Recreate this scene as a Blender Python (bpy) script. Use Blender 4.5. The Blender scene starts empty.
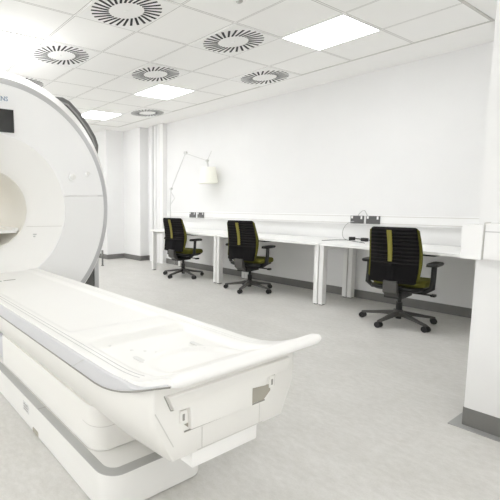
import bpy, bmesh, math, random
from mathutils import Vector, Matrix
random.seed(4)
PI = math.pi
SC = bpy.context.scene
COL = SC.collection
cos, sin, rad = math.cos, math.sin, math.radians

# ------------------------------------------------------------------ materials
def mat(name, col, rough=0.5, metal=0.0, bump=0.0, bscale=60.0, var=0.0, vscale=4.0, spec=0.5, coat=0.0, emit=None, estr=0.0):
    m = bpy.data.materials.new(name); m.use_nodes = True
    nt = m.node_tree; b = nt.nodes['Principled BSDF']
    b.inputs['Base Color'].default_value = (*col, 1)
    b.inputs['Roughness'].default_value = rough
    b.inputs['Metallic'].default_value = metal
    b.inputs['Specular IOR Level'].default_value = spec
    if coat: b.inputs['Coat Weight'].default_value = coat; b.inputs['Coat Roughness'].default_value = 0.15
    if emit:
        b.inputs['Emission Color'].default_value = (*emit, 1); b.inputs['Emission Strength'].default_value = estr
    tc = nt.nodes.new('ShaderNodeTexCoord')
    if var:
        n = nt.nodes.new('ShaderNodeTexNoise'); n.inputs['Scale'].default_value = vscale; n.inputs['Detail'].default_value = 4
        nt.links.new(tc.outputs['Object'], n.inputs['Vector'])
        r = nt.nodes.new('ShaderNodeValToRGB')
        r.color_ramp.elements[0].position = 0.3; r.color_ramp.elements[1].position = 0.7
        r.color_ramp.elements[0].color = (*[c * (1 - var) for c in col], 1)
        r.color_ramp.elements[1].color = (*[min(1, c * (1 + var)) for c in col], 1)
        nt.links.new(n.outputs['Fac'], r.inputs['Fac']); nt.links.new(r.outputs['Color'], b.inputs['Base Color'])
    if bump:
        n = nt.nodes.new('ShaderNodeTexNoise'); n.inputs['Scale'].default_value = bscale; n.inputs['Detail'].default_value = 3
        nt.links.new(tc.outputs['Object'], n.inputs['Vector'])
        bp = nt.nodes.new('ShaderNodeBump'); bp.inputs['Strength'].default_value = bump; bp.inputs['Distance'].default_value = 0.002
        nt.links.new(n.outputs['Fac'], bp.inputs['Height']); nt.links.new(bp.outputs['Normal'], b.inputs['Normal'])
    return m

M = {}
M['wall'] = mat('wall_paint', (.80, .80, .80), .75, bump=.15, bscale=90, var=.008)
M['plaster'] = mat('ceiling_plaster', (.90, .895, .88), .85, var=.008)
M['skirt'] = mat('vinyl_skirting', (.185, .182, .175), .5, var=.04, vscale=8)
M['floor_edge'] = mat('vinyl_edge', (.34, .34, .335), .5, var=.03)
M['plastic'] = mat('white_plastic', (.87, .865, .85), .38, var=.004, coat=.15)
M['cream'] = mat('cream_plastic', (.80, .79, .76), .42, var=.005, coat=.1)
M['basewhite'] = mat('base_plastic', (.77, .765, .745), .4, var=.005, coat=.1)
M['faint'] = mat('faint_grey', (.74, .74, .73), .5)
M['cover'] = mat('gantry_white', (.92, .92, .925), .42, var=.004)
M['lower_cover'] = mat('gantry_lower', (.88, .88, .88), .45, var=.004)
M['bore'] = mat('bore_liner', (.80, .785, .74), .5, var=.006)
M['silver'] = mat('silver_trim', (.56, .56, .57), .42, metal=.25, var=.01)
M['band'] = mat('grey_band', (.60, .60, .62), .4, var=.008)
M['strip'] = mat('grey_strip', (.40, .40, .39), .5, var=.02)
M['groove'] = mat('groove_grey', (.55, .55, .55), .6)
M['seam'] = mat('seam_dark', (.30, .295, .27), .7)
M['softseam'] = mat('seam_light', (.62, .61, .58), .6)
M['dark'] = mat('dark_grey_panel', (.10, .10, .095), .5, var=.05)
M['louver'] = mat('louver_grey', (.16, .16, .155), .5, var=.05)
M['louver2'] = mat('louver_light', (.34, .34, .33), .5)
M['screen'] = mat('display_glass', (.035, .035, .035), .18, var=.1, coat=.3)
M['blue'] = mat('lettering_blue', (.25, .34, .46), .5)
M['pocket'] = mat('pocket_liner', (.36, .34, .29), .7)  # shade of the recesses put into the colour
M['desk'] = mat('white_laminate', (.86, .86, .85), .35, var=.004)
M['deskleg'] = mat('white_steel', (.84, .84, .83), .4, var=.004)
M['foot'] = mat('foot_dark', (.12, .115, .11), .6)
M['trunk'] = mat('white_pvc', (.84, .84, .84), .4, var=.004)
M['socket'] = mat('socket_grey', (.10, .10, .10), .5, var=.05)
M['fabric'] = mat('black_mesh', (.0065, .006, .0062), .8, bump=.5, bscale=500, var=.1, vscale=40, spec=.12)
M['green'] = mat('olive_fabric', (.115, .112, .018), .85, bump=.4, bscale=400, var=.08, vscale=30, spec=.2)
M['lime'] = mat('lime_stripe', (.24, .215, .035), .7, bump=.2, bscale=300, var=.04)
M['chairgrey'] = mat('chair_grey', (.075, .072, .068), .45, var=.04)
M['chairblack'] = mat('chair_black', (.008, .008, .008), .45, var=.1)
M['caster'] = mat('caster_black', (.012, .012, .012), .5)
M['steel'] = mat('brushed_steel', (.55, .55, .54), .35, metal=.8, var=.03)
M['lampmetal'] = mat('lamp_metal', (.62, .62, .61), .45, metal=.2, var=.02)
M['shade'] = mat('parchment_shade', (.88, .88, .80), .8, var=.01)
M['ventwhite'] = mat('vent_white', (.89, .89, .875), .6, var=.005)
M['slot'] = mat('slot_black', (.015, .014, .018), .7)
M['frame'] = mat('light_frame', (.82, .82, .81), .5)
M['glow'] = mat('light_diffuser', (.9, .9, .9), .6, emit=(.98, .99, 1), estr=15.5)
M['daylight'] = mat('daylit_pane', (.9, .9, .9), .3, emit=(.98, .99, 1), estr=4.8)  # glow of the panes added as fill
M['borelight'] = mat('bore_light_strip', (.9, .9, .85), .5, emit=(1, .95, .85), estr=2.5)
M['cable'] = mat('cable_grey', (.45, .45, .44), .6)
M['blackcable'] = mat('cable_black', (.02, .02, .02), .5)
M['sticker'] = mat('sticker_grey', (.60, .60, .60), .5, var=.25, vscale=120)

def rib_shading(m):  # light and dark bands in the colour stand for rib shading
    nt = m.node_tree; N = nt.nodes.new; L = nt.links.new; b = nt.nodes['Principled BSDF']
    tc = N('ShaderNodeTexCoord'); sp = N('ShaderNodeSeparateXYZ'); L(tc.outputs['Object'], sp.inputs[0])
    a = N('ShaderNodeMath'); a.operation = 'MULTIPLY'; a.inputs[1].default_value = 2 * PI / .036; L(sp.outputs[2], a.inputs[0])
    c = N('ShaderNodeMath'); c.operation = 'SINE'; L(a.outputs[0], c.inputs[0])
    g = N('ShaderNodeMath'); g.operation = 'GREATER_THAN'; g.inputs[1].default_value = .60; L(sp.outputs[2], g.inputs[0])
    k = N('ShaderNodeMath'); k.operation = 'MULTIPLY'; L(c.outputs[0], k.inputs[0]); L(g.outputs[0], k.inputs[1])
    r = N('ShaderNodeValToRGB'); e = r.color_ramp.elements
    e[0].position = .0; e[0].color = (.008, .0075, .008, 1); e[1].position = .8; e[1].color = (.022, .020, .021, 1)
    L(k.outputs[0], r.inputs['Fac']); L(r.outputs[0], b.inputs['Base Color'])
rib_shading(M['fabric'])
def floor_mat():
    m = bpy.data.materials.new('speckled_vinyl'); m.use_nodes = True
    nt = m.node_tree; b = nt.nodes['Principled BSDF']; N = nt.nodes.new; L = nt.links.new
    tc = N('ShaderNodeTexCoord')
    def noise(scale, det, sx=1, sy=1):
        mp = N('ShaderNodeMapping'); mp.inputs['Scale'].default_value = (sx, sy, 1)
        L(tc.outputs['Object'], mp.inputs['Vector'])
        n = N('ShaderNodeTexNoise'); n.inputs['Scale'].default_value = scale; n.inputs['Detail'].default_value = det
        n.inputs['Roughness'].default_value = .65
        L(mp.outputs['Vector'], n.inputs['Vector']); return n
    def ramp(n, p0, c0, p1, c1):
        r = N('ShaderNodeValToRGB'); e = r.color_ramp.elements
        e[0].position = p0; e[0].color = (*c0, 1); e[1].position = p1; e[1].color = (*c1, 1)
        L(n.outputs['Fac'], r.inputs['Fac']); return r
    a = ramp(noise(3.0, 6, 1, 1.3), .3, (.61, .60, .575), .7, (.68, .67, .65))
    c = ramp(noise(24, 5, 1, 1.4), .35, (.90, .897, .885), .65, (1, 1, 1))
    d = ramp(noise(150, 2), .3, (.92, .92, .915), .55, (1, 1, 1))
    m1 = N('ShaderNodeMixRGB'); m1.blend_type = 'MULTIPLY'; m1.inputs[0].default_value = 1
    L(a.outputs[0], m1.inputs[1]); L(c.outputs[0], m1.inputs[2])
    m2 = N('ShaderNodeMixRGB'); m2.blend_type = 'MULTIPLY'; m2.inputs[0].default_value = .8
    L(m1.outputs[0], m2.inputs[1]); L(d.outputs[0], m2.inputs[2])
    L(m2.outputs[0], b.inputs['Base Color'])
    b.inputs['Roughness'].default_value = .42; b.inputs['Specular IOR Level'].default_value = .35
    return m
M['floor'] = floor_mat()

GX, GY, ZC = -.577, -.529, 2.70        # ceiling grid origin (a line each way) and height
def ceiling_mat():
    m = bpy.data.materials.new('mineral_tile_grid'); m.use_nodes = True
    nt = m.node_tree; b = nt.nodes['Principled BSDF']; N = nt.nodes.new; L = nt.links.new
    tc = N('ShaderNodeTexCoord'); sep = N('ShaderNodeSeparateXYZ'); L(tc.outputs['Object'], sep.inputs[0])
    def mth(op, a, bb=None):
        n = N('ShaderNodeMath'); n.operation = op
        for k, v in enumerate((a, bb)):
            if v is None: continue
            if isinstance(v, (int, float)): n.inputs[k].default_value = v
            else: L(v, n.inputs[k])
        return n.outputs[0]
    def edge(o, g):
        f = mth('FRACT', mth('DIVIDE', mth('SUBTRACT', o, g - 60), .6))
        return mth('MULTIPLY', mth('MINIMUM', f, mth('SUBTRACT', 1.0, f)), .6)
    d = mth('MINIMUM', edge(sep.outputs[0], GX), edge(sep.outputs[1], GY))
    r = N('ShaderNodeValToRGB'); e = r.color_ramp.elements
    e[0].position = 0.0; e[0].color = (.92, .917, .90, 1); e[1].position = 1; e[1].color = (.92, .917, .90, 1)
    for p, c in ((.30, (.87, .865, .85)), (.36, (.36, .355, .33)), (.52, (.42, .41, .39)), (.58, (.92, .917, .90))):  # dark line beside each bar paints its shadow
        x = e.new(p); x.color = (*c, 1)
    L(mth('DIVIDE', d, .02), r.inputs['Fac'])
    n = N('ShaderNodeTexNoise'); n.inputs['Scale'].default_value = 120; L(tc.outputs['Object'], n.inputs['Vector'])
    bp = N('ShaderNodeBump'); bp.inputs['Strength'].default_value = .15; bp.inputs['Distance'].default_value = .001
    L(n.outputs['Fac'], bp.inputs['Height']); L(bp.outputs['Normal'], b.inputs['Normal'])
    L(r.outputs[0], b.inputs['Base Color']); b.inputs['Roughness'].default_value = .9
    return m
M['tiles'] = ceiling_mat()

# ------------------------------------------------------------------ mesh helpers
def obj(name, bm, m, parent=None, smooth=False, bevel=0.0, seg=2, angle=35):
    if bevel:
        ed = [e for e in bm.edges if len(e.link_faces) == 2 and e.calc_face_angle(0) > rad(angle)]
        bmesh.ops.bevel(bm, geom=ed, offset=bevel, segments=seg, affect='EDGES', profile=.5, clamp_overlap=True)
    bmesh.ops.recalc_face_normals(bm, faces=bm.faces)
    me = bpy.data.meshes.new(name); bm.to_mesh(me); bm.free()
    me.materials.append(M[m])
    if smooth or bevel:
        for p in me.polygons: p.use_smooth = True
        try: me.set_sharp_from_angle(angle=rad(40))
        except Exception: pass
    o = bpy.data.objects.new(name, me); COL.objects.link(o)
    if parent: o.parent = parent
    return o
def BM(): return bmesh.new()
def box(bm, x0, x1, y0, y1, z0, z1):
    v = [bm.verts.new((x, y, z)) for x in (x0, x1) for y in (y0, y1) for z in (z0, z1)]
    for f in ((0, 1, 3, 2), (4, 6, 7, 5), (0, 4, 5, 1), (2, 3, 7, 6), (0, 2, 6, 4), (1, 5, 7, 3)):
        bm.faces.new([v[i] for i in f])
    return v
def bx(x0, x1, y0, y1, z0, z1):
    b = BM(); box(b, x0, x1, y0, y1, z0, z1); return b
def loft(bm, rings, closed=True, caps=True):
    R = [[bm.verts.new(p) for p in r] for r in rings]
    n = len(R[0])
    for a, b in zip(R, R[1:]):
        for i in range(n if closed else n - 1):
            j = (i + 1) % n
            bm.faces.new((a[i], a[j], b[j], b[i]))
    if caps and closed:
        bm.faces.new(R[0][::-1]); bm.faces.new(R[-1])
    return R
def tube(bm, pts, r, n=8, caps=True):
    pts = [Vector(p) for p in pts]; rr = r if isinstance(r, (list, tuple)) else [r] * len(pts)
    rings = []; prev = None
    for i, p in enumerate(pts):
        t = (pts[min(i + 1, len(pts) - 1)] - pts[max(i - 1, 0)]).normalized()
        if prev is None:
            a = Vector((0, 0, 1)) if abs(t.z) < .9 else Vector((1, 0, 0))
            u = t.cross(a).normalized()
        else:
            u = (prev - t * prev.dot(t)).normalized()
        prev = u; v = t.cross(u)
        rings.append([p + (u * cos(2 * PI * k / n) + v * sin(2 * PI * k / n)) * rr[i] for k in range(n)])
    loft(bm, rings, True, caps)
def prism(bm, poly, axis, a, b):
    """extrude a 2D polygon along axis ('x': poly=(y,z); 'y': (x,z); 'z': (x,y))"""
    def P(u, v, w): return {'x': (w, u, v), 'y': (u, w, v), 'z': (u, v, w)}[axis]
    loft(bm, [[P(u, v, a) for u, v in poly], [P(u, v, b) for u, v in poly]])
def rrect(x0, x1, y0, y1, r, n=6, corners=(1, 1, 1, 1)):
    """rounded rectangle, corners: (x0y0, x1y0, x1y1, x0y1)"""
    out = []
    for (cx, cy, a0, k) in ((x0, y0, 180, 0), (x1, y0, 270, 1), (x1, y1, 0, 2), (x0, y1, 90, 3)):
        if not corners[k]: out.append((cx, cy)); continue
        px = cx + r * (1 if cx == x0 else -1); py = cy + r * (1 if cy == y0 else -1)
        for i in range(n + 1):
            a = rad(a0 + 90 * i / n); out.append((px + r * cos(a), py + r * sin(a)))
    return out
def lathe_x(bm, prof, cy, cz, n=96, a0=0., a1=360.):
    """revolve (x, r) profile (closed loop if full ring) around the x axis through (cy, cz)"""
    full = abs(a1 - a0 - 360) < 1e-6
    rings = []
    for k in range(n if full else n + 1):
        a = rad(a0 + (a1 - a0) * k / n)
        rings.append([bm.verts.new((x, cy + r * cos(a), cz + r * sin(a))) for x, r in prof])
    m = len(prof)
    for k in range(n):
        A = rings[k]; B = rings[(k + 1) % len(rings)]
        for i in range(m):
            j = (i + 1) % m
            bm.faces.new((A[i], A[j], B[j], B[i]))
    if not full:
        bm.faces.new(rings[0]); bm.faces.new(rings[-1][::-1])
def lathe_z(bm, prof, cx=0, cy=0, n=24, closed=False):
    rings = [[(cx + r * cos(2 * PI * k / n), cy + r * sin(2 * PI * k / n), z) for k in range(n)] for z, r in prof]
    loft(bm, rings, True, not closed)
def empty(name, loc=(0, 0, 0), rz=0):
    o = bpy.data.objects.new(name, None); o.empty_display_size = .1
    o.location = loc; o.rotation_euler = (0, 0, rz); COL.objects.link(o); return o
def tag(o, label, cat, group=None):
    o['label'] = label; o['category'] = cat
    if group: o['group'] = group
    return o
def thing(name, label, cat, loc=(0, 0, 0), rz=0, group=None):
    return tag(empty(name, loc, rz), label, cat, group)
def struct(name, bm, m, **k):
    o = obj(name, bm, m, **k); o['kind'] = 'structure'; return o
def dup(root, loc, rz, label):
    r = root.copy(); COL.objects.link(r); r.location = loc; r.rotation_euler = (0, 0, rz); r['label'] = label
    for ch in list(root.children):
        c = ch.copy(); COL.objects.link(c); c.parent = r
        for g in list(ch.children):
            d = g.copy(); COL.objects.link(d); d.parent = c
    return r

# ------------------------------------------------------------------ room shell
XL, XR, YF, YB = -9.0, 5.2, -8.4, .08
XC, YN = .033, -2.483                  # corner of the wall that comes forward on the right
struct('floor', bx(XL - .1, XR + .1, YF - .1, YB + .1, -.06, 0), 'floor')
struct('wall_back', bx(-6.90, XC, YB, YB + .15, 0, ZC + .02), 'wall')
struct('wall_pier', bx(-6.90, -6.29, -.13, YB, 0, ZC + .02), 'wall')
struct('wall_left_return', bx(XL, -6.90, -.56, YB + .15, 0, ZC + .02), 'wall')
struct('wall_left', bx(XL - .15, XL, YF, YB, 0, ZC + .02), 'wall')
struct('wall_right', bx(XC, XR, YN, YB + .15, 0, ZC + .02), 'wall')
struct('wall_right_far', bx(XR, XR + .15, YF, YN, 0, ZC + .02), 'wall')
struct('wall_front', bx(XL - .15, XR + .15, YF - .15, YF, 0, ZC + .02), 'wall')
struct('ceiling', bx(-6.46, GX, YF, GY, ZC, ZC + .03), 'tiles')
b = BM(); box(b, GX, XC, YN, YB, ZC + .004, ZC + .03); box(b, -6.46, GX, GY, YB, ZC + .004, ZC + .03)
box(b, XL, -6.46, YF, YB, ZC + .004, ZC + .03); struct('trim_1', b, 'plaster')
struct('ceiling', bx(GX, XR, YF, YN, ZC, ZC + .03), 'tiles')
struct('trim_2', bx(-6.47, GX + .012, GY - .006, GY + .012, ZC - .005, ZC + .006), 'softseam')
struct('trim_3', bx(GX - .004, GX + .012, YN, GY + .012, ZC - .005, ZC + .006), 'softseam')
struct('trim_4', bx(-6.475, -6.46, YF, GY + .012, ZC - .005, ZC + .006), 'softseam')
for k, (wx, wy, wr) in enumerate(((-5.0, YF, 0), (-2.2, YF, 0), (XR, -6.6, PI / 2), (XL, -4.5, -PI / 2))):  # unseen glowing panes added on the walls to brighten the room
    wn = empty('window_%d' % (k + 1), (wx, wy, 0), wr); wn['kind'] = 'structure'
    b = BM()
    for x0, x1, z0, z1 in ((-1.2, 1.2, .82, .9), (-1.2, 1.2, 2.35, 2.43), (-1.2, -1.12, .9, 2.35), (1.12, 1.2, .9, 2.35), (-.03, .03, .9, 2.35)): box(b, x0, x1, 0, .05, z0, z1)
    wf = struct('window_frame', b, 'frame', parent=wn)
    for x0, x1 in ((-1.12, -.03), (.03, 1.12)): struct('window_pane', bx(x0, x1, .008, .014, .9, 2.35), 'daylight', parent=wn)
SK = .1
struct('baseboard_back', bx(-6.278, XC, YB - .012, YB, 0, SK), 'skirt')
struct('baseboard_pier', bx(-6.888, -6.278, -.142, -.13, 0, SK), 'skirt')
struct('baseboard_pier_side', bx(-6.29, -6.278, -.13, YB, 0, SK), 'skirt')
struct('baseboard_left_end', bx(-6.90, -6.888, -.56, -.13, 0, SK), 'skirt')
struct('baseboard_left_return', bx(XL, -6.888, -.572, -.56, 0, SK), 'skirt')
struct('baseboard_right', bx(XC - .003, XR, YN - .003, YN, 0, SK), 'skirt')
struct('baseboard_right_side', bx(XC - .003, XC, YN, YB - .012, 0, SK), 'skirt')
b = BM(); box(b, -.018, XR, YN - .052, YN - .003, 0, .003); box(b, -.018, XC - .003, YN - .003, YN + .25, 0, .003)
struct('trim_5', b, 'floor_edge')

# ------------------------------------------------------------------ ceiling lights, vents, detector
def tile_c(i, r): return (GX + .6 * i + .3, GY - .6 * r - .3)     # tile i along the wall, row r away from it
def make_light():
    t = thing('ceiling_light', '', 'ceiling light', group='square light panels in the ceiling')
    b = BM(); o = .297; w = .012
    for (x0, x1, y0, y1) in ((-o, o, -o, -o + w), (-o, o, o - w, o), (-o, -o + w, -o + w, o - w), (o - w, o, -o + w, o - w)):
        box(b, x0, x1, y0, y1, -.008, 0)
    obj('frame', b, 'frame', t)
    obj('diffuser', bx(-o + w, o - w, -o + w, o - w, -.006, -.001), 'glow', t)
    return t
l0 = make_light()
LIGHTS = [((-2, 1), 'glowing square ceiling panel nearest the right wall'),
          ((-6, 1), 'glowing square ceiling panel between two vents above the lamp'),
          ((-9, 1), 'farthest glowing ceiling panel, beside the round scanner edge'),
          ((-5, 5), 'glowing ceiling panel at the left edge above the scanner, beside a vent')]
# more panels added out of view to brighten the room
off = 'square light panel in the ceiling out of the picture on this side'
for q in ((-9, 5), (3, 7), (6, 5), (6, 10)): LIGHTS.append((q, off))
for k, ((i, r), lab) in enumerate(LIGHTS):
    x, y = tile_c(i, r)
    if k == 0: l0.location = (x, y, ZC); l0['label'] = lab
    else: dup(l0, (x, y, ZC), 0, lab)

def make_vent():
    t = thing('ceiling_vent', '', 'air vent', group='swirl air vents in the ceiling')
    obj('face_plate', bx(-.292, .292, -.292, .292, -.006, 0), 'ventwhite', t, bevel=.002)
    n = 28; b = BM()
    for k in range(n):
        a = 2 * PI * k / n; sk = rad(20)
        d = Vector((cos(a + sk), sin(a + sk), 0)); p = Vector((cos(a), sin(a), 0)) * .14
        s = Vector((-d.y, d.x, 0)); L = .142; w = .0092
        z0, z1 = -.0075, -.0055
        c = [p - s * w, p + s * w, p + d * L + s * w * 1.15, p + d * L - s * w * 1.15]
        loft(b, [[(v.x, v.y, z0) for v in c], [(v.x, v.y, z1) for v in c]])
    obj('slots', b, 'slot', t)
    b = BM(); lathe_z(b, [(-.012, .012), (-.006, .016)], n=12); obj('center_screw', b, 'ventwhite', t)
    return t
v0 = make_vent()
VENTS = [((-3, 4), 'largest swirl air vent, at the top edge of the ceiling'),
         ((-5, 4), 'swirl air vent above the scanner, left of the largest vent'),
         ((-7, 4), 'swirl air vent mostly hidden behind the top of the scanner'),
         ((-3, 2), 'swirl air vent level with the big bright ceiling panel, on its left'),
         ((-5, 2), 'swirl air vent just above the middle bright ceiling panel'),
         ((-4, 0), 'swirl air vent at the ceiling edge over the middle desk, below left of big panel'),
         ((-8, 0), 'farthest and smallest swirl air vent, above the wall pipes')]
VENTS = [((i, r - 0), l) for (i, r), l in VENTS]
for k, ((i, r), lab) in enumerate(VENTS):
    x, y = tile_c(i, r)
    if k == 0: v0.location = (x, y, ZC); v0['label'] = lab
    else: dup(v0, (x, y, ZC), 0, lab)
t = thing('smoke_detector', 'small grey detector dome at the top edge of the ceiling', 'detector', (-1.49, -2.60, ZC))
b = BM(); lathe_z(b, [(-.013, .010), (-.012, .02), (-.006, .026), (0, .028)], n=16); obj('dome', b, 'steel', t, smooth=True)
b = BM(); lathe_z(b, [(-.004, .045), (0, .045)], n=20); obj('base_ring', b, 'ventwhite', t)

# ------------------------------------------------------------------ wall pipes, trunking, sockets
def pipe(x, y, r, label):
    t = thing('wall_pipe', label, 'pipe', (x, y, 0), group='white pipes in the far corner')
    b = BM(); lathe_z(b, [(0, r), (ZC, r)], n=16); obj('pipe_run', b, 'trunk', t, smooth=True)
    for z in (.6, 1.5, 2.4):
        b = BM(); box(b, -r - .006, r + .006, -.012, YB - y, z - .010, z + .010)
        obj('bracket', b, 'trunk', t)
pipe(-6.10, .025, .045, 'white vertical wall pipe, first from the far corner')
pipe(-5.98, .03, .038, 'white vertical wall pipe, second from the far corner')
pipe(-5.87, .025, .042, 'white vertical wall pipe beside the square duct')
t = thing('wall_duct', 'square white vertical duct right of the wall pipes', 'duct', (-5.75, 0, 0))
obj('duct_cover', bx(-.065, .065, -.02, YB, 0, ZC), 'trunk', t, bevel=.004)
obj('cover_seam', bx(-.05, -.046, -.0215, -.0195, 0, ZC), 'softseam', t)

t = thing('cable_trunking', 'long white cable trunking along the wall above the desks', 'trunking', (-2.5, YB, .915))
b = BM(); box(b, -3.1, 2.533, -.055, 0, .0, .118); obj('body', b, 'trunk', t, bevel=.004)
obj('lid', bx(-3.1, 2.533, -.062, -.054, .022, .095), 'trunk', t, bevel=.002)
for z in (.015, .097): obj('lid_groove', bx(-3.1, 2.533, -.058, -.054, z, z + .006), 'softseam', t)

t = thing('corner_trunking', 'white box trunking wrapping the right wall corner at desk height', 'trunking', (XC, YN, .905))
b = BM(); poly = [(-.040, -.085), (.045, -.085), (.045, 0), (0, 0), (0, .06), (-.040, .06)]
prism(b, poly, 'z', 0, .172); obj('corner_piece', b, 'trunk', t, bevel=.012, seg=3)
b = BM(); box(b, .05, 3.0, -.075, 0, .005, .18); obj('run', b, 'trunk', t, bevel=.004)
obj('run_lid', bx(.052, 3.0, -.082, -.074, .02, .135), 'trunk', t, bevel=.002)
obj('lid_groove', bx(.05, 3.0, -.078, -.0745, .138, .143), 'groove', t)
obj('joint', bx(.046, .049, -.08, 0, .003, .185), 'softseam', t)

SOCK = [(-4.865, 'left socket of the far pair, behind the chair at far left'), (-4.655, 'right socket of the far pair, above the far left chair'),
        (-1.918, 'left socket of the near pair, with a cable loop below it'), (-1.730, 'right socket of the near pair, above the nearest chair')]
s0 = None
for k, (x, lab) in enumerate(SOCK):
    loc = (x, YB - .062, .975)
    if s0 is None:
        s0 = thing('wall_socket', 'dark grey double ' + lab, 'socket', loc, group='dark sockets on the wall trunking')
        obj('plate', bx(-.078, .078, -.014, 0, -.048, .046), 'socket', s0, bevel=.003)
        obj('switch', bx(-.068, -.048, -.019, -.013, .012, .042), 'trunk', s0, bevel=.002)
        obj('switch', bx(.046, .064, -.019, -.013, .006, .042), 'trunk', s0, bevel=.002)
    else: dup(s0, loc, 0, 'dark grey double ' + lab)

# ------------------------------------------------------------------ desks
DZ = .725
def make_desk(x0, x1, label, end_single):
    t = thing('office_desk', label, 'desk', ((x0 + x1) / 2, -.32, 0), group='white desks along the wall')
    hx = (x1 - x0) / 2 - .004
    obj('tabletop', bx(-hx, hx, -.362, .375, DZ - .028, DZ), 'desk', t, bevel=.004)
    for sx in (-1, 1):
        for (y0, y1) in ((-.345, -.265), (.27, .35)):
            xo = sx * (hx - .004); xi = sx * (hx - (.045 if (end_single and sx < 0) else .052)); a, c = sorted((xo, xi))
            lg = obj('leg', bx(a, c, y0, y1, .012, DZ - .028), 'deskleg', t, bevel=.012, seg=3)
            obj('leg_foot', bx(a + .008, c - .008, y0 + .008, y1 - .008, 0, .013), 'foot', lg)
        a, c = sorted((sx * (hx - .01), sx * (hx - .05)))
        obj('side_rail', bx(a, c, -.27, .28, DZ - .072, DZ - .03), 'deskleg', t)
    obj('rear_beam', bx(-hx + .05, hx - .05, .28, .32, DZ - .075, DZ - .03), 'deskleg', t)
    return t
d1 = make_desk(-5.19, -3.60, 'white desk at the far left end under the lamp', True)
d2 = make_desk(-3.60, -1.975, 'white middle desk between two pairs of legs', False)
d3 = make_desk(-1.975, .02, 'white desk nearest the right wall, with sockets above it', False)
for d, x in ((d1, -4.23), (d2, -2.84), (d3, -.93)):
    obj('cable_tray', bx(x - .09 - d.location.x, x + .10 - d.location.x, -.34, -.20, DZ - .046, DZ - .0285), 'chairblack', d)  # short dark strip under each desk near the front edge

# adapters and cables on the near desk
def adapter(x, y, rz, label):
    t = thing('power_adapter', label, 'power adapter', (x, y, DZ), rz, 'black plugs on the near desk')
    obj('body', bx(-.035, .035, -.022, .022, 0, .04), 'caster', t, bevel=.006)
    b = BM(); tube(b, [(.034, 0, .02), (.07, .005, .018), (.10, .02, .012), (.14, .01, .006)], .006); obj('cord', b, 'blackcable', t, smooth=True)
adapter(-1.93, -.06, .5, 'black power adapter left of the nearest chair, under the sockets')
adapter(-1.76, -.10, -.2, 'black power adapter touching the nearest chair back, on the desk')
b = BM(); pts = []
for k in range(25):
    s = k / 24; a = PI * s
    pts.append((-1.95 - .085 * sin(a) - .06 * s, .0 - .06 * s, .95 - (.95 - DZ - .006) * (1 - cos(a)) / 2))
tube(b, pts + [(-1.995, -.075, DZ + .005)], .0045, 6)
tag(obj('socket_cable', b, 'cable', smooth=True), 'thin grey cable looping from the near left socket to the desk', 'cable')
b = BM(); tube(b, [(-1.79, .012, .99), (-1.80, -.0, 1.04), (-1.83, .005, 1.085), (-1.86, .012, 1.08), (-1.90, .01, 1.04), (-1.92, .012, 1.0)], .004, 6)
tag(obj('link_cable', b, 'cable', smooth=True), 'short pale cable arching over the gap of the near sockets', 'cable')
b = BM(); tube(b, [(-2.11, -.40, DZ + .003), (-2.06, -.20, DZ + .003), (-1.97, -.10, DZ + .003), (-1.85, -.20, DZ + .003), (-1.64, -.33, DZ + .003)], .0035, 6)  # dark line across the desk top
tag(obj('desk_cable', b, 'blackcable', smooth=True), 'thin dark cable lying flat on the near desk behind the nearest chair', 'cable')

# ------------------------------------------------------------------ desk lamp
LY = -.10
t = thing('desk_lamp', 'tall jointed lamp with a pale cone shade on the far desk', 'lamp', (-5.34, LY, DZ))
def LP(x, z, y=0): return (x + 5.34, y, z - DZ)
b = BM(); lathe_z(b, [(0, .11), (.018, .11), (.03, .10), (.032, .02), (.06, .018)], n=28); obj('base', b, 'lampmetal', t, smooth=True)
b = BM(); tube(b, [LP(-5.34, .75), LP(-5.36, 1.15), LP(-5.335, 1.46)], .008); obj('lower_arm', b, 'lampmetal', t, smooth=True)
b = BM(); tube(b, [LP(-5.335, 1.44), LP(-4.94, 2.065)], .006); obj('middle_arm', b, 'lampmetal', t, smooth=True)
b = BM(); tube(b, [LP(-4.95, 2.06), LP(-4.40, 1.885)], .006); obj('upper_arm', b, 'lampmetal', t, smooth=True)
def joint(x, z, r=.024):
    b = BM(); tube(b, [(x + 5.34, -.02, z - DZ), (x + 5.34, .02, z - DZ)], r, 14); obj('joint', b, 'lampmetal', t, smooth=True)
joint(-5.335, 1.45); joint(-4.94, 2.065, .028); joint(-4.40, 1.885, .022)
b = BM(); tube(b, [LP(-5.36, 1.15), LP(-5.30, 1.21), LP(-5.235, 1.27), LP(-5.28, 1.33), LP(-5.345, 1.40)], .006, 6); obj('tension_cable', b, 'lampmetal', t, smooth=True)
b = BM(); tube(b, [LP(-4.40, 1.885), LP(-4.385, 1.83), LP(-4.37, 1.775)], .013); obj('shade_holder', b, 'lampmetal', t, smooth=True)
b = BM(); tube(b, [LP(-4.40, 1.885), LP(-4.33, 1.98), LP(-4.30, 2.03)], .005, 6); obj('handle', b, 'lampmetal', t, smooth=True)
b = BM(); n = 36
prof = [(1.775, .03), (1.775, .122), (1.51, .162), (1.51, .158), (1.768, .118), (1.768, .03)]
rings = [[LP(-4.37 + r * cos(2 * PI * k / n), z, r * sin(2 * PI * k / n)) for k in range(n)] for z, r in prof]
loft(b, rings + [rings[0]], True, False); bmesh.ops.remove_doubles(b, verts=b.verts, dist=1e-5)
obj('shade', b, 'shade', t, smooth=True)
b = BM(); lathe_z(b, [(1.60 - DZ, .012), (1.61 - DZ, .03), (1.66 - DZ, .036), (1.71 - DZ, .02), (1.772 - DZ, .014)], cx=.97, n=16); obj('bulb', b, 'trunk', t, smooth=True)
b = BM(); tube(b, [(-5.42, .012, .80), (-5.42, .04, .70), (-5.42, .05, .35), (-5.42, .055, .02)], .008, 6)
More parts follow.
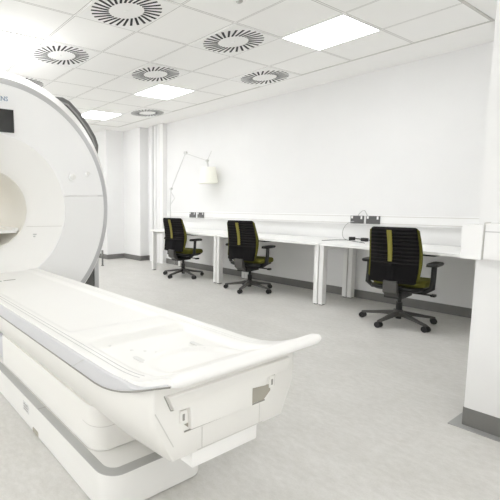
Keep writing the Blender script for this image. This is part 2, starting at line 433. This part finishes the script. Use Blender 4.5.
tag(obj('lamp_cable', b, 'cable', smooth=True), 'grey cable hanging under the far desk beside the far left chair', 'cable')

# ------------------------------------------------------------------ office chairs
def make_chair():
    t = thing('office_chair', '', 'chair', group='office chairs at the desks')
    # seat
    b = BM(); rings = []
    for z, s in ((.385, .90), (.392, .97), (.415, 1.0), (.440, .985), (.452, .93)):
        pl = rrect(-.235 * s, .235 * s, -.12 * s, .27 * s, .09, 6)
        rings.append([(x, y, z - (.03 * max(0, (y - .18) / .09) ** 2 if y > .18 else 0)) for x, y in pl])
    loft(b, rings); obj('seat', b, 'green', t, smooth=True)
    b = BM(); pl = rrect(-.215, .215, -.20, .24, .08, 5)
    loft(b, [[(x * .85, y * .85, .345) for x, y in pl], [(x, y, .365) for x, y in pl], [(x, y, .388) for x, y in pl]]); obj('seat_pan', b, 'chairblack', t, smooth=True)
    # mechanism
    b = BM(); box(b, -.075, .075, -.19, .10, .275, .348); obj('tilt_mechanism', b, 'chairblack', t, bevel=.02, seg=3)
    b = BM(); tube(b, [(.07, 0, .318), (.20, .02, .315), (.26, .03, .312)], .008); box(b, .25, .285, .0, .06, .302, .322); obj('lever', b, 'chairblack', t, smooth=True)
    # back: y of the rear face by height
    Z0, Z1 = .435, .957
    def yb(z):
        s = (z - Z0) / (Z1 - Z0); return -.245 + .035 * sin(PI * min(1, s * 1.1)) - .035 * s * s
    def hw(z):
        s = (z - Z0) / (Z1 - Z0); return .195 + .018 * sin(PI * (s * .85 + .05)) - .012 * s
    N = 60; b = BM(); rings = []
    for k in range(N + 1):
        z = Z0 + (Z1 - Z0) * k / N; w = hw(z) - .006; y = yb(z)
        if k == 0 or k == N: w -= .012
        rib = .010 * (.5 + .5 * cos(2 * PI * k / 3.0)) if .60 < z < .94 else 0
        ring = []
        nx = 18
        for i in range(nx + 1):
            u = -1 + 2 * i / nx; ring.append((u * w, y - rib * (1 - u ** 8) - .020 * (1 - u * u) - (.012 * max(0, 1 - abs(u) * 5) if z < .62 else 0), z))
        for i in range(nx, -1, -1):
            u = -1 + 2 * i / nx; ring.append((u * w, y + .022, z))
        rings.append(ring)
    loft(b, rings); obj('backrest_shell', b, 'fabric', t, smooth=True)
    b = BM(); rings = []; N = 20
    for k in range(N + 1):
        z = Z0 + .03 + (Z1 - .006 - Z0 - .03) * k / N; s = k / N
        w = hw(z) + .014 - (.02 if k in (0, N) else 0); y = yb(z) + .018
        th = .03 + .055 * math.exp(-((s - .42) / .30) ** 2) - (.012 if k in (0, N) else 0)
        ring = []
        for i in range(25):
            a = PI * i / 24; ring.append((w * cos(a) * (1 if True else 0), y + th * (abs(sin(a)) ** .45), z))
        for i in range(1, 12):
            u = -1 + 2 * i / 12; ring.append((u * w * .985, y, z))
        rings.append(ring)
    loft(b, rings); obj('backrest_cushion', b, 'green', t, smooth=True)
    b = BM(); rings = []
    for k in range(13):
        z = .635 + .295 * k / 12; w = .017 + .003 * k / 12; y = yb(z) - .037; c = -.022
        rings.append([(c - w, y, z), (c + w, y, z), (c + w, y + .02, z), (c - w, y + .02, z)])
    loft(b, rings); obj('back_stripe', b, 'lime', t, smooth=True)
    b = BM(); loft(b, [[(-.055, -.20, .29), (.055, -.20, .29), (.055, -.12, .29), (-.055, -.12, .29)],
                       [(-.058, -.285, .345), (.058, -.285, .345), (.058, -.22, .345), (-.058, -.22, .345)],
                       [(-.056, -.292, .455), (.056, -.292, .455), (.056, -.245, .455), (-.056, -.245, .455)]])
    obj('back_support', b, 'chairgrey', t, bevel=.01)
    for s in (-1, 1):
        b = BM()
        tube(b, [(s * .10, -.06, .362), (s * .23, -.06, .356), (s * .275, -.055, .39), (s * .277, -.04, .50), (s * .277, -.035, .602)], [.022, .022, .024, .022, .022], 10)
        a = obj('armrest_post', b, 'chairblack', t, smooth=True)
        b = BM(); pl = rrect(s * .277 - .045, s * .277 + .045, -.14, .11, .035, 5)
        loft(b, [[(x * .98, y * .95, .597) for x, y in pl], [(x, y, .607) for x, y in pl], [(x, y, .619) for x, y in pl], [(s * .277 + (x - s * .277) * .85, y * .93, .627) for x, y in pl]])
        obj('armrest_pad', b, 'chairblack', t, smooth=True)
    b = BM(); lathe_z(b, [(.045, .026), (.21, .028), (.21, .018), (.30, .018)], n=14); obj('gas_column', b, 'chairblack', t, smooth=True)
    b = BM(); lathe_z(b, [(.075, .035), (.08, .045), (.125, .042), (.135, .032)], n=18); obj('base_hub', b, 'chairgrey', t, smooth=True)
    for k in range(5):
        a = 2 * PI * k / 5 + BASE
        d = Vector((cos(a), sin(a), 0)); s = Vector((-d.y, d.x, 0)); rings = []
        for r, w, zt, h in ((.02, .027, .128, .046), (.12, .022, .110, .035), (.24, .016, .086, .026), (.315, .014, .074, .022), (.33, .010, .070, .016)):
            p = d * r
            rings.append([tuple(p + s * w + Vector((0, 0, zt - h))), tuple(p + s * w + Vector((0, 0, zt - .006))), tuple(p + s * w * .5 + Vector((0, 0, zt))),
                          tuple(p - s * w * .5 + Vector((0, 0, zt))), tuple(p - s * w + Vector((0, 0, zt - .006))), tuple(p - s * w + Vector((0, 0, zt - h)))])
        b = BM(); loft(b, rings); lg = obj('base_leg', b, 'chairgrey', t, smooth=True)
        # caster: two wheels and a stem
        b = BM(); p = d * .318; ca = a + 1.2 + k * 1.7
        ax = Vector((cos(ca), sin(ca), 0))
        for q in (-1, 1):
            c = p + ax * q * .016; tube(b, [c - ax * .010 + Vector((0, 0, .029)), c + ax * .010 + Vector((0, 0, .029))], .029, 16)
        tube(b, [p + Vector((0, 0, .03)), p + Vector((0, 0, .062))], .010, 8)
        obj('caster', b, 'caster', lg, smooth=True)
    return t
BASE = rad(48)
CH = [((-1.085, -.70), rad(6), 0, 'black office chair with lime stripe at the near desk, largest of the chairs'),
      ((-3.01, -.62), rad(9), 24, 'black office chair with lime stripe at the middle desk, beside the paired legs'),
      ((-4.365, -.64), rad(7), 15, 'black office chair with lime stripe under the lamp, smallest of the chairs')]
c0 = make_chair()
for k, ((x, y), rz, turn, lab) in enumerate(CH):
    if k == 0: c = c0; c0.location = (x, y, 0); c0.rotation_euler = (0, 0, rz); c0['label'] = lab
    else: c = dup(c0, (x, y, 0), rz, lab)
    for ch in c.children:                       # each star base stands turned its own way
        if ch.name.startswith('base_leg'): ch.rotation_euler = (0, 0, rad(turn) - rz)

# ------------------------------------------------------------------ MRI scanner
CY, CZ = -4.073, 1.15
g = thing('mri_scanner', 'large round white medical scanner with silver rim and wide bore at left', 'medical scanner', (-3.6, CY, 0))
def gobj(name, bm, m, parent=None, **k):
    """geometry given in world coordinates, stored relative to its thing"""
    bmesh.ops.translate(bm, verts=bm.verts, vec=(3.6, -CY, 0))
    return obj(name, bm, m, parent or g, **k)
SEAM = 1.27
ringp = [(-2.895, .645), (-2.878, .655), (-2.872, .70), (-2.862, .86), (-2.855, 1.04), (-2.852, 1.066), (-2.862, 1.072), (-2.96, 1.072), (-2.96, .645)]
def half(keep_up, z):
    b = BM(); lathe_x(b, ringp, CY, CZ, 128)
    bmesh.ops.bisect_plane(b, geom=b.verts[:] + b.edges[:] + b.faces[:], plane_co=(0, 0, z), plane_no=(0, 0, 1), clear_inner=keep_up, clear_outer=not keep_up)
    return b
gobj('upper_cover', half(True, SEAM + .0025), 'cover', smooth=True)
gobj('lower_cover', half(False, SEAM - .0025), 'lower_cover', smooth=True)
b = BM(); lathe_x(b, [(-2.86, 1.070), (-2.858, 1.078), (-2.878, 1.124), (-2.90, 1.13), (-2.97, 1.13), (-2.97, 1.070)], CY, CZ, 128); gobj('silver_rim', b, 'silver', smooth=True)
b = BM(); lathe_x(b, [(-2.905, 1.128), (-2.90, 1.138), (-2.96, 1.175), (-3.02, 1.21), (-3.10, 1.24), (-3.16, 1.235), (-4.30, 1.10), (-4.38, 1.02), (-4.38, .75), (-4.34, .75), (-3.1, .9), (-2.95, 1.10)], CY, CZ, 128)
for v in b.verts:                      # the shell swells towards the upper corners
    ry, rz_ = v.co.y - CY, v.co.z - CZ; r_ = math.hypot(ry, rz_); a = math.degrees(math.atan2(rz_, abs(ry)))
    if r_ > 1.13 and v.co.x < -2.91:
        k = 1 + .034 * max(0, 1 - ((a - 45) / 44) ** 2) * min(1, (-2.91 - v.co.x) / .19)
        v.co.y = CY + ry * k; v.co.z = CZ + rz_ * k
gobj('housing', b, 'plastic', smooth=True)
# flared bore
b = BM(); lathe_x(b, [(-2.885, .650), (-2.892, .635), (-2.925, .58), (-2.97, .50), (-3.02, .425), (-3.07, .375), (-3.11, .355), (-3.11, .375), (-3.0, .50), (-2.93, .62), (-2.93, .66), (-2.90, .66)], CY, CZ, 128)
gobj('bore_flare', b, 'plastic', smooth=True)
b = BM(); lathe_x(b, [(-3.105, .352), (-3.13, .348), (-4.34, .348), (-4.34, .38), (-3.105, .38)], CY, CZ, 96); gobj('bore_tube', b, 'bore', smooth=True)
b = BM(); box(b, -4.3, -3.09, CY - .245, CY + .245, .925, .955); box(b, -4.3, -3.09, CY - .262, CY - .22, .945, .975); box(b, -4.3, -3.09, CY + .22, CY + .262, .945, .975)
gobj('bore_bed', b, 'plastic', bevel=.006)
b = BM(); box(b, -4.1, -3.3, CY - .03, CY + .03, 1.484, 1.492); gobj('bore_light', b, 'borelight')  # unseen glowing strip added to brighten the bore
for sy in (-1, 1):
    rr = []
    for x, r in [(-2.888, .640), (-2.905, .612), (-2.925, .578), (-2.947, .538), (-2.97, .498), (-2.995, .460), (-3.02, .424), (-3.045, .397), (-3.07, .374)]:
        dz = -.165; rr.append((x + .0015, CY + sy * math.sqrt(r * r - dz * dz), CZ + dz))
    b = BM(); tube(b, rr, .0025, 6); gobj('flare_seam', b, 'softseam')
# screen and lettering
sc = gobj('display', bx(-2.862, -2.846, -4.247, -3.899, 1.812, 2.006), 'screen', bevel=.002)
cu = bpy.data.curves.new('lettering', 'FONT'); cu.body = 'SIEMENS'; cu.size = .053; cu.extrude = .001; cu.resolution_u = 3
cu.offset = .0006
tmp = bpy.data.objects.new('tmp', cu); COL.objects.link(tmp)
me = bpy.data.meshes.new_from_object(tmp.evaluated_get(bpy.context.evaluated_depsgraph_get())); bpy.data.objects.remove(tmp)
w = max(v.co.x for v in me.vertices); s = .187 / w
for v in me.vertices: v.co = Vector((-2.8475 + v.co.z + 3.6, -3.945 - .187 + v.co.x * s - CY, 2.074 + v.co.y))
me.materials.clear(); me.materials.append(M['blue']); me.name = 'lettering'
o = bpy.data.objects.new('lettering', me); COL.objects.link(o); o.parent = g; o['label'] = 'blue capital lettering'
# knobs
def knob(y, z, r):
    b = BM(); tube(b, [(-2.862, y, z), (-2.835, y, z), (-2.822, y, z)], [r * 1.05, r, r * .8], 20); k = gobj('control_knob', b, 'plastic', smooth=True)
    b = BM(); tube(b, [(-2.862, y, z), (-2.850, y, z)], [r * 1.7, r * 1.5], 20); gobj('collar', b, 'cover', k, smooth=True)
knob(-3.345, 1.448, .026); knob(-3.18, 1.483, .017)
for s in (-1, 1):
    if s < 0: knob(CY * 2 + 3.345, 1.448, .026)
for z in (.905, .885): gobj('bore_mark', bx(-3.005, -2.99, -3.70, -3.66, z, z + .01), 'groove')
# dark louvre at the upper side, behind the rim
def louver(sgn):
    b = BM(); rings = []
    for a, ro in ((58, 1.27), (56, 1.315), (53.5, 1.36), (50, 1.385), (44, 1.39), (38, 1.39), (32, 1.39), (28, 1.375), (25, 1.33), (22, 1.24)):
        t_ = rad(a); c, s = cos(t_) * sgn, sin(t_)
        rings.append([(x, CY + r * c, CZ + .02 + r * s) for x, r in ((-3.20, 1.20), (-3.20, ro), (-3.75, ro), (-3.75, 1.10))])
    loft(b, rings); lv = gobj('side_louver', b, 'louver')
    for dr, d2 in ((.035, .018), (.075, .012)):
        b = BM(); rr = []
        for a, ro in ((56, 1.325), (50, 1.385), (44, 1.39), (38, 1.39), (32, 1.39), (28, 1.375)):
            t_ = rad(a); c, s = cos(t_) * sgn, sin(t_)
            rr.append([(x, CY + r * c, CZ + .02 + r * s) for x, r in ((-3.194, ro - dr - d2), (-3.194, ro - dr), (-3.202, ro - dr), (-3.202, ro - dr - d2))])
        loft(b, rr); gobj('louver_slat', b, 'louver2', lv)
louver(1); louver(-1)
# plinth behind the face
gobj('plinth', bx(-4.2, -3.21, CY - 1.14, CY + 1.14, 0, .62), 'dark')
for y in (1.14, -1.19): gobj('plinth_edge', bx(-4.2, -3.195, CY + y, CY + y + .05, 0, .62), 'silver')
t = thing('floor_post', 'thin dark upright post on the floor behind the scanner edge', 'post', (-6.15, -1.12, 0))
b = BM(); tube(b, [(0, 0, .012), (0, 0, .30)], .018, 10); obj('rod', b, 'skirt', t, smooth=True)
b = BM(); lathe_z(b, [(0, .03), (.008, .03), (.012, .022)], n=16); obj('foot', b, 'skirt', t, smooth=True)

# ------------------------------------------------------------------ patient table
HW = .3575
p = thing('patient_table', 'long white patient table with grey edge band in front of the scanner', 'patient table', (-1.5, CY, 0))
def tobj(name, bm, m, parent=None, **k):
    bmesh.ops.translate(bm, verts=bm.verts, vec=(1.5, -CY, 0)); return obj(name, bm, m, parent or p, **k)
def interp(tab, x):
    if x <= tab[0][0]: return tab[0][1]
    for (a, va), (c, vc) in zip(tab, tab[1:]):
        if x <= c:
            t_ = (x - a) / (c - a); return va + (vc - va) * t_
    return tab[-1][1]
TOP = [(-2.9, .602), (-.44, .602), (-.38, .604), (-.32, .610), (-.26, .621), (-.21, .636), (-.16, .657), (-.12, .676), (-.08, .692), (-.055, .703)]
BOT = [(-2.9, .532), (-.50, .532), (-.44, .537), (-.38, .549), (-.32, .566), (-.26, .588), (-.21, .608), (-.16, .632), (-.12, .650), (-.08, .668), (-.055, .679)]
XS = [-2.873 + (2.373) * k / 60 for k in range(61)] + [-.5 + .445 * k / 24 for k in range(1, 25)]
# rounding of the front corners in plan
def hwx(x, base=HW):
    return base
# tabletop as a height field with a shallow trough, a cross ridge and an oval recess at the end
def ss(a, c, x):
    t_ = max(0, min(1, (x - a) / (c - a))); return t_ * t_ * (3 - 2 * t_)
def height(x, dy):
    z = interp(TOP, x)
    inner = ss(.275, .235, abs(dy)) * ss(-.13, -.27, x)
    d = 0
    d += .012 * inner                                            # trough
    d -= .016 * inner * ss(-.97, -.88, x) * ss(-.70, -.76, x)     # cross ridge
    d += .010 * inner * ss(-.74, -.68, x)
    e = ((x + .33) / .17) ** 2 + (dy / .20) ** 2                  # oval recess by the end
    d -= .008 * math.exp(-((e - 1) / .22) ** 2) * (1 if x < -.15 else ss(-.1, -.15, x))
    d -= .004 * ss(.31, .33, abs(dy)) * ss(-.3, -.6, x)           # outer rails
    return z - d
b = BM(); ny = 72; V = []
XF = [-2.873 + .02 * k for k in range(int((2.873 - .055) / .02))] + [-.055]
for x in XF:
    V.append([b.verts.new((x, CY - (HW - .004) + 2 * (HW - .004) * j / ny, height(x, -(HW - .004) + 2 * (HW - .004) * j / ny))) for j in range(ny + 1)])
U = []
for x in XF: U.append([b.verts.new((x, CY + s * (HW - .004), interp(BOT, x) + .006)) for s in (-1, 1)])
for a in range(len(XF) - 1):
    for j in range(ny): b.faces.new((V[a][j], V[a + 1][j], V[a + 1][j + 1], V[a][j + 1]))
    b.faces.new((U[a][0], U[a][1], U[a + 1][1], U[a + 1][0]))
    b.faces.new((V[a][0], U[a][0], U[a + 1][0], V[a + 1][0])); b.faces.new((V[a][ny], V[a + 1][ny], U[a + 1][1], U[a][1]))
b.faces.new(V[0] + [U[0][1], U[0][0]]); b.faces.new(V[-1][::-1] + [U[-1][0], U[-1][1]])
top = tobj('tabletop', b, 'plastic', smooth=True)
# side bands, swept up to the end
for s in (-1, 1):
    b = BM(); rings = []
    for x in XS:
        y0, y1 = CY + s * (HW - .006), CY + s * (HW + .006)
        zt, zb = interp(TOP, x) - .002, interp(BOT, x); zt = zb + .006 + (zt - zb - .006) * ss(-.14, -.34, x)
        rings.append([(x, y0, zt + .002), (x, y1, zt - .004), (x, y1 + s * .003, (zt + zb) / 2), (x, y1, zb + .003), (x, y0, zb)])
    loft(b, rings); bd = tobj('edge_band', b, 'band', smooth=True)
    b = BM(); rr = []
    for x in XS:
        zb = interp(BOT, x); y = CY + s * (HW + .004)
        rr.append([(x, y, zb - .004), (x, y + s * .003, zb - .004), (x, y + s * .003, zb + .001), (x, y, zb + .001)])
    loft(b, rr); tobj('band_groove', b, 'seam', bd)
    b = BM(); prism(b, [(-.688, .535), (-.682, .535), (-.575, .598), (-.583, .598)], 'y', CY + s * (HW + .005), CY + s * (HW + .0098)); tobj('band_joint', b, 'groove', bd)
# grooves along the top
for s in (-1, 1):
    for q in (.2925, .314):
        b = BM(); rr = []
        for x in [xx for xx in XS if xx < -.26]:
            y = CY + s * q; z = height(x, q)
            rr.append([(x, y - .0022, z - .003), (x, y + .0022, z - .003), (x, y + .0022, z + .0006), (x, y - .0022, z + .0006)])
        loft(b, rr); tobj('rail_groove', b, 'groove' if s < 0 else 'faint', top)  # right grooves coloured paler, as if washed out by light
# rolled end bar
b = BM(); pts = []; rr = []
for k in range(25):
    y = -HW - .002 + (2 * HW + .004) * k / 24; e = min(1, (1 - abs(2 * k / 24 - 1)) / .05 + .35)
    pts.append((-.058, CY + y, .688)); rr.append(.021 * e ** .4 if e < 1 else .021)
tube(b, pts, rr, 16); tobj('end_bar', b, 'plastic', smooth=True)
# small marks on the top
for x, y, l in ((-2.484, -4.190, .035), (-2.493, -4.105, .095)):
    tobj('position_mark', bx(x - .009, x + .009, y - l / 2, y + l / 2, height(x, y - CY) - .002, height(x, y - CY) + .0012), 'seam', top)
for x, y in ((-.60, -4.20), (-.56, -4.16), (-.52, -4.13), (-.50, -4.235), (-.70, -4.25)):
    b = BM(); z = height(x, y - CY); lathe_z(b, [(z - .002, .009), (z + .001, .008)], x, y, 12); tobj('locating_dot', b, 'faint', top)
for y in (-4.235, -3.93):
    z = height(-.47, y - CY); b = BM(); loft(b, [[(px_, py_, z - .002) for px_, py_ in rrect(-.53, -.43, y - .012, y + .012, .011, 4)], [(px_, py_, z + .0015) for px_, py_ in rrect(-.53, -.43, y - .012, y + .012, .011, 4)]]); tobj('strap_slot', b, 'faint', top)
# body under the top
b = BM(); rings = []
for x, k in ((-2.84, 0), (-.60, 0), (-.40, 0), (-.18, 3), (-.155, 4), (-.150, 5)):
    ins = (0, .004, .010)[k % 3]; up = .020 if k >= 3 else 0
    zt = interp(BOT, x) + .012
    rings.append([(x, CY - .352 + ins, zt), (x, CY - .350 + ins, .50), (x, CY - .286 + ins, .352 + up), (x, CY - .270 + ins, .342 + ins + up), (x, CY + .270 - ins, .342 + ins + up), (x, CY + .286 - ins, .352 + up), (x, CY + .350 - ins, .50), (x, CY + .352 - ins, zt)])
loft(b, rings); tobj('body', b, 'cream', smooth=True)
# lift column
b = BM(); pl = rrect(-1.862, -.625, CY - .297, CY + .297, .075, 8, (0, 1, 1, 0))
loft(b, [[(x, y, .156) for x, y in pl], [(x, y, .350) for x, y in pl]]); colm = tobj('lift_column', b, 'cream', smooth=True)
b = BM(); pl2 = [(-.735, CY - .2975)] + [q for q in rrect(-1.8625, -.6245, CY - .2975, CY + .2975, .0755, 8, (0, 1, 1, 0)) if q[0] > -.72] + [(-.735, CY + .2975)]
tube(b, [(x, y, .262) for x, y in pl2], .0016, 5); tobj('column_seam', b, 'softseam', colm)
b = BM(); box(b, -2.80, -1.862, CY - .27, CY + .27, .156, .305); tobj('rear_housing', b, 'band', bevel=.01)
b = BM(); box(b, -2.80, -1.862, CY - .24, CY + .24, .305, .345); tobj('rear_gap', b, 'dark')  # dark block stands for the shade in the gap
# base
BX0, BX1 = -2.80, -.455
b = BM(); pl = rrect(BX0, BX1, CY - .347, CY + .175, .085, 10, (0, 1, 1, 0))
loft(b, [[(x, y, 0.004) for x, y in pl], [(x, y, .153) for x, y in pl]]); base = tobj('base', b, 'basewhite', smooth=True)
b = BM(); po = rrect(BX0, BX1 - .001, CY - .346, CY + .174, .084, 10, (0, 1, 1, 0)); pi_ = rrect(BX0, BX1 - .046, CY - .304, CY + .132, .05, 10, (0, 1, 1, 0))
A = [[b.verts.new((x, y, z)) for x, y in q] for q, z in ((po, .152), (po, .1555), (pi_, .1565), (pi_, .152))]
n = len(po)
for k in range(4):
    for i in range(n):
        j = (i + 1) % n; b.faces.new((A[k][i], A[k][j], A[(k + 1) % 4][j], A[(k + 1) % 4][i]))
st = tobj('base_strip', b, 'strip', base)
b = BM(); box(b, -1.141, -1.137, CY - .346, CY - .303, .155, .1572); tobj('strip_joint', b, 'seam', st)
b = BM(); box(b, -1.352, -1.268, CY - .3485, CY - .3465, .070, .120); lb = tobj('data_plate', b, 'sticker', base)
b = BM()
for z in (.078, .092, .106): box(b, -1.343, -1.283, CY - .3492, CY - .3484, z, z + .005)
tobj('print_lines', b, 'seam', lb)
b = BM(); prism(b, rrect(-1.215, -1.140, 0.0045, .030, .010, 4, (0, 0, 1, 1)), 'y', CY - .3490, CY - .3465); tobj('cable_notch', b, 'pocket', base)
# keel below the end
b = BM(); box(b, -.40, -.185, CY - .158, CY + .178, .283, .350); box(b, -.40, -.1875, CY - .15, CY + .170, .350, .376); tobj('end_keel', b, 'plastic', bevel=.006)
# end face
XE = -.150
b = BM(); plate = [(-4.378, .600), (-4.352, .548), (-4.287, .543), (-4.283, .500), (-4.283, .466), (-3.986, .462), (-3.986, .529), (-3.912, .522), (-3.905, .548), (-3.872, .552), (-3.79, .556), (-3.765, .600)]
prism(b, plate, 'x', XE - .004, XE + .016); ep = tobj('end_panel', b, 'cream', bevel=.003)
for pk in ([(-4.300, .482), (-4.270, .457), (-4.250, .460), (-4.250, .486)], [(-3.986, .529), (-3.93, .531), (-3.912, .517), (-3.872, .512), (-3.868, .487), (-3.906, .460), (-3.986, .462)]):
    b = BM(); prism(b, pk, 'x', XE - .002, XE + .0015); hp = tobj('hand_pocket', b, 'pocket', ep)  # flat patch, coloured dark for the shade inside the pocket
b = BM(); box(b, XE - .002, XE + .0022, -4.30, -3.90, .455, .4595); tobj('panel_gap', b, 'seam', ep)  # dark line painted as the shadow below the panel
for (y0, y1, z0, z1) in ((-4.320, -4.292, .490, .534), (-3.878, -3.848, .499, .544)):
    lt = tobj('latch', bx(XE - .002, XE + .005, y0, y1, z0, z1), 'cream', ep, bevel=.002)
    tobj('latch_slot', bx(XE + .0045, XE + .0062, y0 + .009, y0 + .018, z0 + .010, z0 + .032), 'seam', lt)
b = BM()
def seamline(bm, a, c, w=.0016, x=XE):
    a = Vector((0, *a)); c = Vector((0, *c)); d = (c - a).normalized(); s = Vector((0, -d.z, d.y)) * w
    loft(bm, [[(x - .002, q.y, q.z) for q in (a - s, a + s, c + s, c - s)], [(x + .0012, q.y, q.z) for q in (a - s, a + s, c + s, c - s)]])
seamline(b, (-4.383, .600), (-4.356, .545), .002); seamline(b, (-4.356, .545), (-4.287, .540), .002)
seamline(b, (-3.845, .553), (-3.790, .556), .002); seamline(b, (-3.845, .499), (-3.845, .553), .0015)
tobj('panel_seam', b, 'seam', ep)
b = BM(); seamline(b, (-4.22, .45), (-4.22, .375)); seamline(b, (-3.928, .45), (-3.928, .375)); seamline(b, (-4.24, .374), (-3.91, .374)); seamline(b, (-4.418, .55), (-4.345, .42), .0018)
tobj('cover_seam', b, 'softseam', ep)

# ------------------------------------------------------------------ camera
f, ppx, ppy = 424.689, 128.761, 248.962
pitch, roll, yaw = .108817, -.0083666, .983047
d = Vector((-sin(yaw) * cos(pitch), cos(yaw) * cos(pitch), -sin(pitch))); r = Vector((cos(yaw), sin(yaw), 0)); u = r.cross(d)
r2 = cos(roll) * r + sin(roll) * u; u2 = -sin(roll) * r + cos(roll) * u
cam = bpy.data.cameras.new('camera'); co = bpy.data.objects.new('camera', cam); COL.objects.link(co)
co.matrix_world = Matrix(((r2.x, u2.x, -d.x, .845644), (r2.y, u2.y, -d.y, -5.174126), (r2.z, u2.z, -d.z, 1.202491), (0, 0, 0, 1)))
cam.sensor_width = 36; cam.sensor_fit = 'HORIZONTAL'; cam.lens = f / 500 * 36
cam.shift_x = (250 - ppx) / 500; cam.shift_y = (ppy - 250) / 500; cam.clip_start = .02
SC.camera = co

# ------------------------------------------------------------------ world and view
w = bpy.data.worlds.new('world'); SC.world = w; w.use_nodes = True
w.node_tree.nodes['Background'].inputs[0].default_value = (.9, .93, 1, 1); w.node_tree.nodes['Background'].inputs[1].default_value = .5
SC.view_settings.view_transform = 'Standard'; SC.view_settings.look = 'None'; SC.view_settings.gamma = 1
SC.view_settings.use_curve_mapping = False; SC.view_settings.exposure = 0.03
SC.cycles.max_bounces = 24; SC.cycles.diffuse_bounces = 20; SC.cycles.glossy_bounces = 6
SC.cycles.sample_clamp_indirect = 8.0
